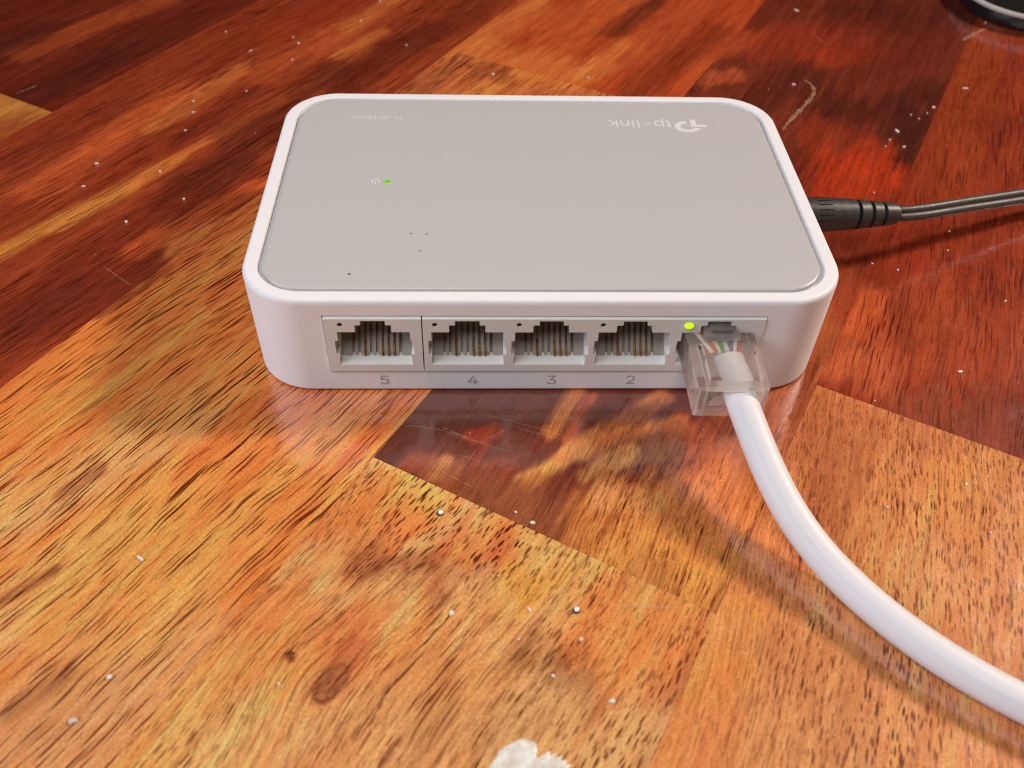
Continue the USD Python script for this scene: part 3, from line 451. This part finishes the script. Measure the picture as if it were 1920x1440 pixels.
# ------------------------------------------------------------------ white patch cable with its clear plug
cab = thing('ethernet_cable', 'thick white network cable with clear plug in the right port, curving away', 'cable')
PX, PZ = 30.1, 11.6
path_pts = [(30.9, -39.6, 12.0), (31.3, -42.0, 11.8), (31.9, -47.5, 11.4)] + [tuple(at(x, y, z)) for x, y, z in ((1420, 830, 10.0), (1468, 935, 7.0), (1540, 1040, 4.2), (1640, 1138, 2.9), (1760, 1228, 2.62), (1860, 1288, 2.62), (1980, 1350, 2.62), (2120, 1420, 2.62))]
CP = curve(path_pts, 120)
rad = np.full(120, 2.6); inn = CP[:, 1] > -48.6; rad[inn] = np.interp(CP[inn, 1], [-48.6, -45.5, -37], [2.6, 2.6, 2.6])
obj('jacket', tube(CP, rad, 36), M['cable'], cab, smooth=50)
body = m3.Manifold.hull_points([(PX+sx*(5.85-i), y, PZ+sz*(3.3-i)) for sx in (-1, 1) for sz in (-1, 1) for i, y in ((.35, -28.0), (0, -28.4), (0, -48.3), (.35, -48.8))] + [(PX+sx*5.85, y, PZ+sz*2.95) for sx in (-1, 1) for sz in (-1, 1) for y in (-28.4, -48.3)] + [(PX+sx*5.5, y, PZ+sz*3.3) for sx in (-1, 1) for sz in (-1, 1) for y in (-28.4, -48.3)])
body -= box(PX-4.3, PX+4.9, -50, -46.6, PZ-2.9, PZ+2.75)          # the mouth the cable goes in by
body -= box(PX-4.4, PX-3.5, -46.5, -38, PZ+2.0, PZ+3.6)+box(PX-2.2, PX+2.0, -50, -47.2, PZ-3.6, PZ-3.0)+box(PX+4.75, PX+5.2, -46.5, -40, PZ+2.2, PZ+3.6)
plug = obj('plug', body, M['clear'], cab, smooth=20)
latch = m3.Manifold.hull_points([(PX+sx*1.75, y, z) for sx in (-1, 1) for y, z in ((-28.5, 15.0), (-28.5, 15.9), (-36.5, 16.6), (-36.5, 15.5))])+m3.Manifold.hull_points([(PX+sx*(2.7+t), y, z) for sx in (-1, 1) for t, y, z in ((0, -33.2, 15.0), (0, -33.2, 16.1), (.4, -37.5, 15.0), (.4, -37.3, 15.8))])
obj('latch', latch, M['clear'], plug, smooth=20)
for k, c_ in enumerate(('pale', 'orange', 'pale', 'green', 'pale', 'blue', 'pale', 'brown')):
    x1 = PX-3.57+k*1.02; x0 = 30.9+(x1-30.9)*.62
    obj('wire', tube(curve([(x0, -39.3, 13.4+.3*math.sin(k*2)), (x1*.6+x0*.4, -37.2, 13.9), (x1, -35.2, 13.7), (x1, -30.2, 12.6)], 12), .45, 10), M['wire_'+c_], cab)

# ------------------------------------------------------------------ black power lead
pl = thing('power_cord', 'black barrel power plug and twin cord in the right side of the switch', 'power cord')
A, B = np.array([51.0, 5.2, 11.0]), np.array([76.6, 7.4, 10.0]); ax = (B-A)/np.linalg.norm(B-A); LN = np.linalg.norm(B-A)
pr = [(0, 0), (0, 3.75), (9, 3.6), (16, 3.15), (22, 2.55), (LN-1.0, 2.2), (LN-.3, 1.95), (LN, 1.5), (LN, 0)]
lat = m3.CrossSection([[(r, s) for s, r in pr]]).revolve(48)           # axis along z
for s in (15.6, 18.6, 21.4):                                            # three slots across the near side
    ringm = (m3.Manifold.cylinder(.85, 6, 6, 40)-m3.Manifold.cylinder(.85, 1.55, 1.55, 32)).translate((0, 0, s))
    lat -= ringm ^ box(-6, 6, -6, 1.1, s-1, s+2)
    lat -= ringm ^ box(-6, 6, 2.1, 6, s-1, s+2)
for k in range(-2, 5):
    a_ = k*.32; lat -= box(-.13, .13, -4.2, -3.45, 6.8, 9.8).rotate((0, 0, math.degrees(a_)-20))
e2 = np.cross([0, 0, 1], ax); e2 /= np.linalg.norm(e2); e3 = np.cross(ax, e2)
cr = np.array([.0, -.65, .75]); yb = -(cr-ax*(cr@ax)); yb /= np.linalg.norm(yb); xb = np.cross(yb, ax)
v, f = arr(lat); v = A+v[:, :1]*xb+v[:, 1:2]*yb+v[:, 2:]*ax
obj('plug', (v, f), M['black'], pl, smooth=35)
obj('barrel', tube([A+ax*-6, A+ax*.2], 2.7, 20), M['silver'], pl)
mid = [B-ax*3, B+ax*1.0] + [tuple(at(x, y, z)) for x, y, z in ((1745, 395, 9.4), (1800, 386, 8.4), (1860, 377, 7.2), (1930, 366, 6.0), (2060, 345, 4.2), (2250, 320, 2.2), (2500, 300, 1.0))]
CM = curve(mid, 70)
for s in (-1, 1):
    off = np.array([-.18, .62, .56])*s*1.02
    obj('cord', tube(CM+off*np.linspace(.82, 1.12, 70)[:, None], .92, 16), M['black_cord'], pl, smooth=60)

# ------------------------------------------------------------------ black dish with a silver rim at the far corner
rp = at(1884, 20, 5)
dish = thing('round_dish', 'black round dish with a thin silver rim, cut off by the upper right corner', 'dish', loc=(rp[0]+15, rp[1]+15, 0))
def lathe(pr, n=72, closed=False):
    if closed: pr = list(pr)+[pr[0]]
    return loft([np.array([(r*math.cos(t), r*math.sin(t), z) for t in np.linspace(0, 2*np.pi, n, endpoint=False)]) for r, z in pr], not closed, not closed)
obj('bowl', lathe([(17, .05), (20.6, .3), (21.4, 2), (21.6, 4.2), (20.0, 4.4), (19.6, 3), (18.5, 1.4), (4, 1.2)]), M['pot'], dish, smooth=50)
obj('rim', lathe([(21.62, 4.2), (21.9, 4.6), (21.75, 5.1), (20.8, 5.3), (20.1, 5.0), (20.02, 4.4)], closed=True), M['dish_rim'], dish, smooth=60)

# ------------------------------------------------------------------ crumbs, beads, paint
def lump(rx, ry, rz, seed, ang=0):
    s = trimesh.creation.icosphere(subdivisions=2); v = np.array(s.vertices)
    v *= (1+.55*(meshkit.noise(v*1.6+seed*7.3, seed)-.5)+.4*(meshkit.noise(v*3.4+seed, seed+5)-.5))[:, None]
    v *= (rx, ry, rz); c_, s_ = math.cos(ang), math.sin(ang); v = np.column_stack([v[:, 0]*c_-v[:, 1]*s_, v[:, 0]*s_+v[:, 1]*c_, v[:, 2]])
    v[:, 2] -= v[:, 2].min()+.02
    return v, np.array(s.faces)
CRUMBS = [(182, 308, 1.0, .75, 0, 'g', 'biggest pale crumb left of the switch on dark grain'), (157, 350, .9, .6, .2, 'g', 'greyish crumb just below the biggest crumb at far left'),
 (363, 190, .55, .5, 0, 'w', 'small white crumb uppermost of the three up left of the switch corner'), (363, 211, .8, .6, .5, 'g', 'flat cluster crumb in the middle of three up left of the switch'), (348, 245, .7, .5, .3, 'g', 'shadowed crumb lowest of three up left of the switch'),
 (470, 95, 1.4, .25, .9, 'w', 'long pale splinter on the wood above the switch corner'), (462, 171, .5, .45, 0, 'w', 'round white crumb nearest the rear left switch corner'), (548, 112, .7, .4, 1.2, 'w', 'slim white crumb above the rear left switch corner'),
 (925, 140, .75, .7, 0, 'w', 'round pearly crumb close behind the middle of the switch'), (762, 85, .7, .5, .6, 'g', 'dull crumb on dark grain behind the switch'), (1103, 145, .7, .45, .4, 'g', 'faint crumb behind the switch near its print'),
 (1488, 159, 1.0, .6, -.4, 'w', 'bright white crumb beside the top of the dried drip'), (1493, 20, 1.9, .6, -.9, 'w', 'long white flake near the upper edge of the table view'), (1810, 166, 1.5, .5, 0, 'w', 'long pale crumb on the striped wood at upper right'),
 (1682, 247, .7, 1.6, .2, 'w', 'upright white flake left in the dark wood patch above the power cord'), (1695, 276, .8, .6, 0, 'w', 'white crumb lowest in the dark patch above the power cord'), (1750, 202, 1.0, .7, .8, 'w', 'white crumb on the seam at the top of the dark patch'),
 (1635, 495, .45, .45, 0, 'w', 'small bright crumb below the black plug'), (1780, 434, .5, .5, .3, 'w', 'small crumb below the twin cord at right'),
 (263, 1047, 1.4, .45, -.6, 'w', 'white flake on the streaky yellow wood at lower left'), (206, 1270, .75, .65, .4, 'w', 'square white crumb near the lower left corner'), (137, 1353, 1.1, .8, .3, 'g', 'pale grey smear crumb at the lower left corner'),
 (998, 981, .75, .6, 0, 'w', 'pinkish white crumb on brown wood in front of the switch'), (847, 1150, .6, .8, 0, 'w', 'white fleck on the dotted wood left of the dark ringed bead'), (1147, 1315, 1.0, .55, .2, 'w', 'white flake above right of the paint spot'),
 (993, 1143, .4, .8, .5, 'w', 'thin white fleck beside the lower bead'), (1812, 909, .55, .5, 0, 'w', 'small white crumb on pale wood right of the cable'), (1664, 952, .5, .5, .5, 'g', 'small pale crumb on wood just right of the cable'), (1800, 698, .9, .7, .3, 'w', 'white crumb on the dark wood at the right edge')]
for k, (x, y, a_, b_, an, m_, lab) in enumerate(CRUMBS):
    p = at(x, y); sc = .66
    t = thing('crumb', lab, 'crumb', 'crumbs scattered on the table', loc=(p[0], p[1], 0))
    obj('grain' if False else 'crumb_body', lump(a_*sc*.8, b_*sc*.8, min(a_, b_)*.4*sc, k+1, an), M['crumb' if m_ == 'w' else 'crumb_grey'], t, smooth=60)
dv, df, n0 = [], [], 0
spots = [(677, 40), (713, 3), (560, 82), (550, 70), (345, 374), (237, 417), (1723, 223), (1708, 216), (1738, 213), (1660, 275), (1668, 263), (1848, 43), (1777, 470), (1638, 362), (1683, 507), (523, 1283), (973, 1199), (1037, 1268), (1857, 1000), (1640, 752), (1885, 565), (967, 961), (424, 60), (300, 322), (1090, 1200)]
spots += [(rng.uniform(0, 1920), rng.uniform(0, 1440)) for _ in range(45)]
for k, (x, y) in enumerate(spots):
    p = at(x, y)
    if abs(p[0]) < 54 and abs(p[1]) < 37: continue
    s_ = rng.uniform(.18, .34) if k < 25 else rng.uniform(.05, .12)
    v, f = lump(s_, s_*.8, s_*.6, k+60, rng.uniform(0, 3)); dv.append(v+(p[0], p[1], 0)); df.append(f+n0); n0 += len(v)
tag(obj('dust', (np.vstack(dv), np.vstack(df)), M['crumb'], smooth=60), 'fine pale dust specks strewn over the whole table', 'dust', kind='stuff')
for x, y, lab in ((825, 963, 'tiny clear bead on dotted wood near the dark stave corner'), (1080, 1145, 'tiny clear bead with a dark tail on pale wood left of the cable')):
    p = at(x, y); b_ = thing('bead', lab, 'bead', loc=(p[0], p[1], 0))
    obj('bead_body', m3.Manifold.sphere(.42, 32).scale((1, 1, .6)).translate((0.12, 0.12, .22)), M['bead'], b_, smooth=60)
    obj('bead_ring', lathe([(.25, .01), (.56, .02), (.6, .05), (.54, .1), (.25, .08)], closed=True), M['speck'], b_)
out = [(905, 1470), (915, 1440), (928, 1424), (936, 1408), (950, 1398), (962, 1392), (975, 1386), (985, 1385), (1000, 1390), (1006, 1396), (1008, 1408), (1004, 1418), (1012, 1421), (1024, 1413), (1020, 1420), (1032, 1409), (1030, 1419), (1044, 1412), (1040, 1422), (1056, 1418), (1050, 1427), (1066, 1425), (1058, 1434), (1072, 1434), (1062, 1444), (1078, 1450), (1066, 1458), (1076, 1474), (1050, 1480), (1020, 1500), (960, 1510), (920, 1495)]
pp = np.array([at(x, y)[:2] for x, y in out]); cen = at(975, 1445)[:2]
pt = thing('paint_spot', 'dried white paint spot with a spiky edge at the bottom of the picture', 'paint spot', loc=(cen[0], cen[1], 0))
q = pp-cen; q = np.vstack([q[:1], q]) [1:]
area = .5*np.sum(q[:, 0]*np.roll(q[:, 1], -1)-np.roll(q[:, 0], -1)*q[:, 1])
if area < 0: q = q[::-1]
obj('paint_body', loft([np.column_stack([q*s_, np.full(len(q), z)]) for s_, z in ((1, .01), (.985, .10), (.93, .2), (.8, .3), (.62, .24), (.4, .2))], cap0=False), M['paint'], pt, smooth=60)
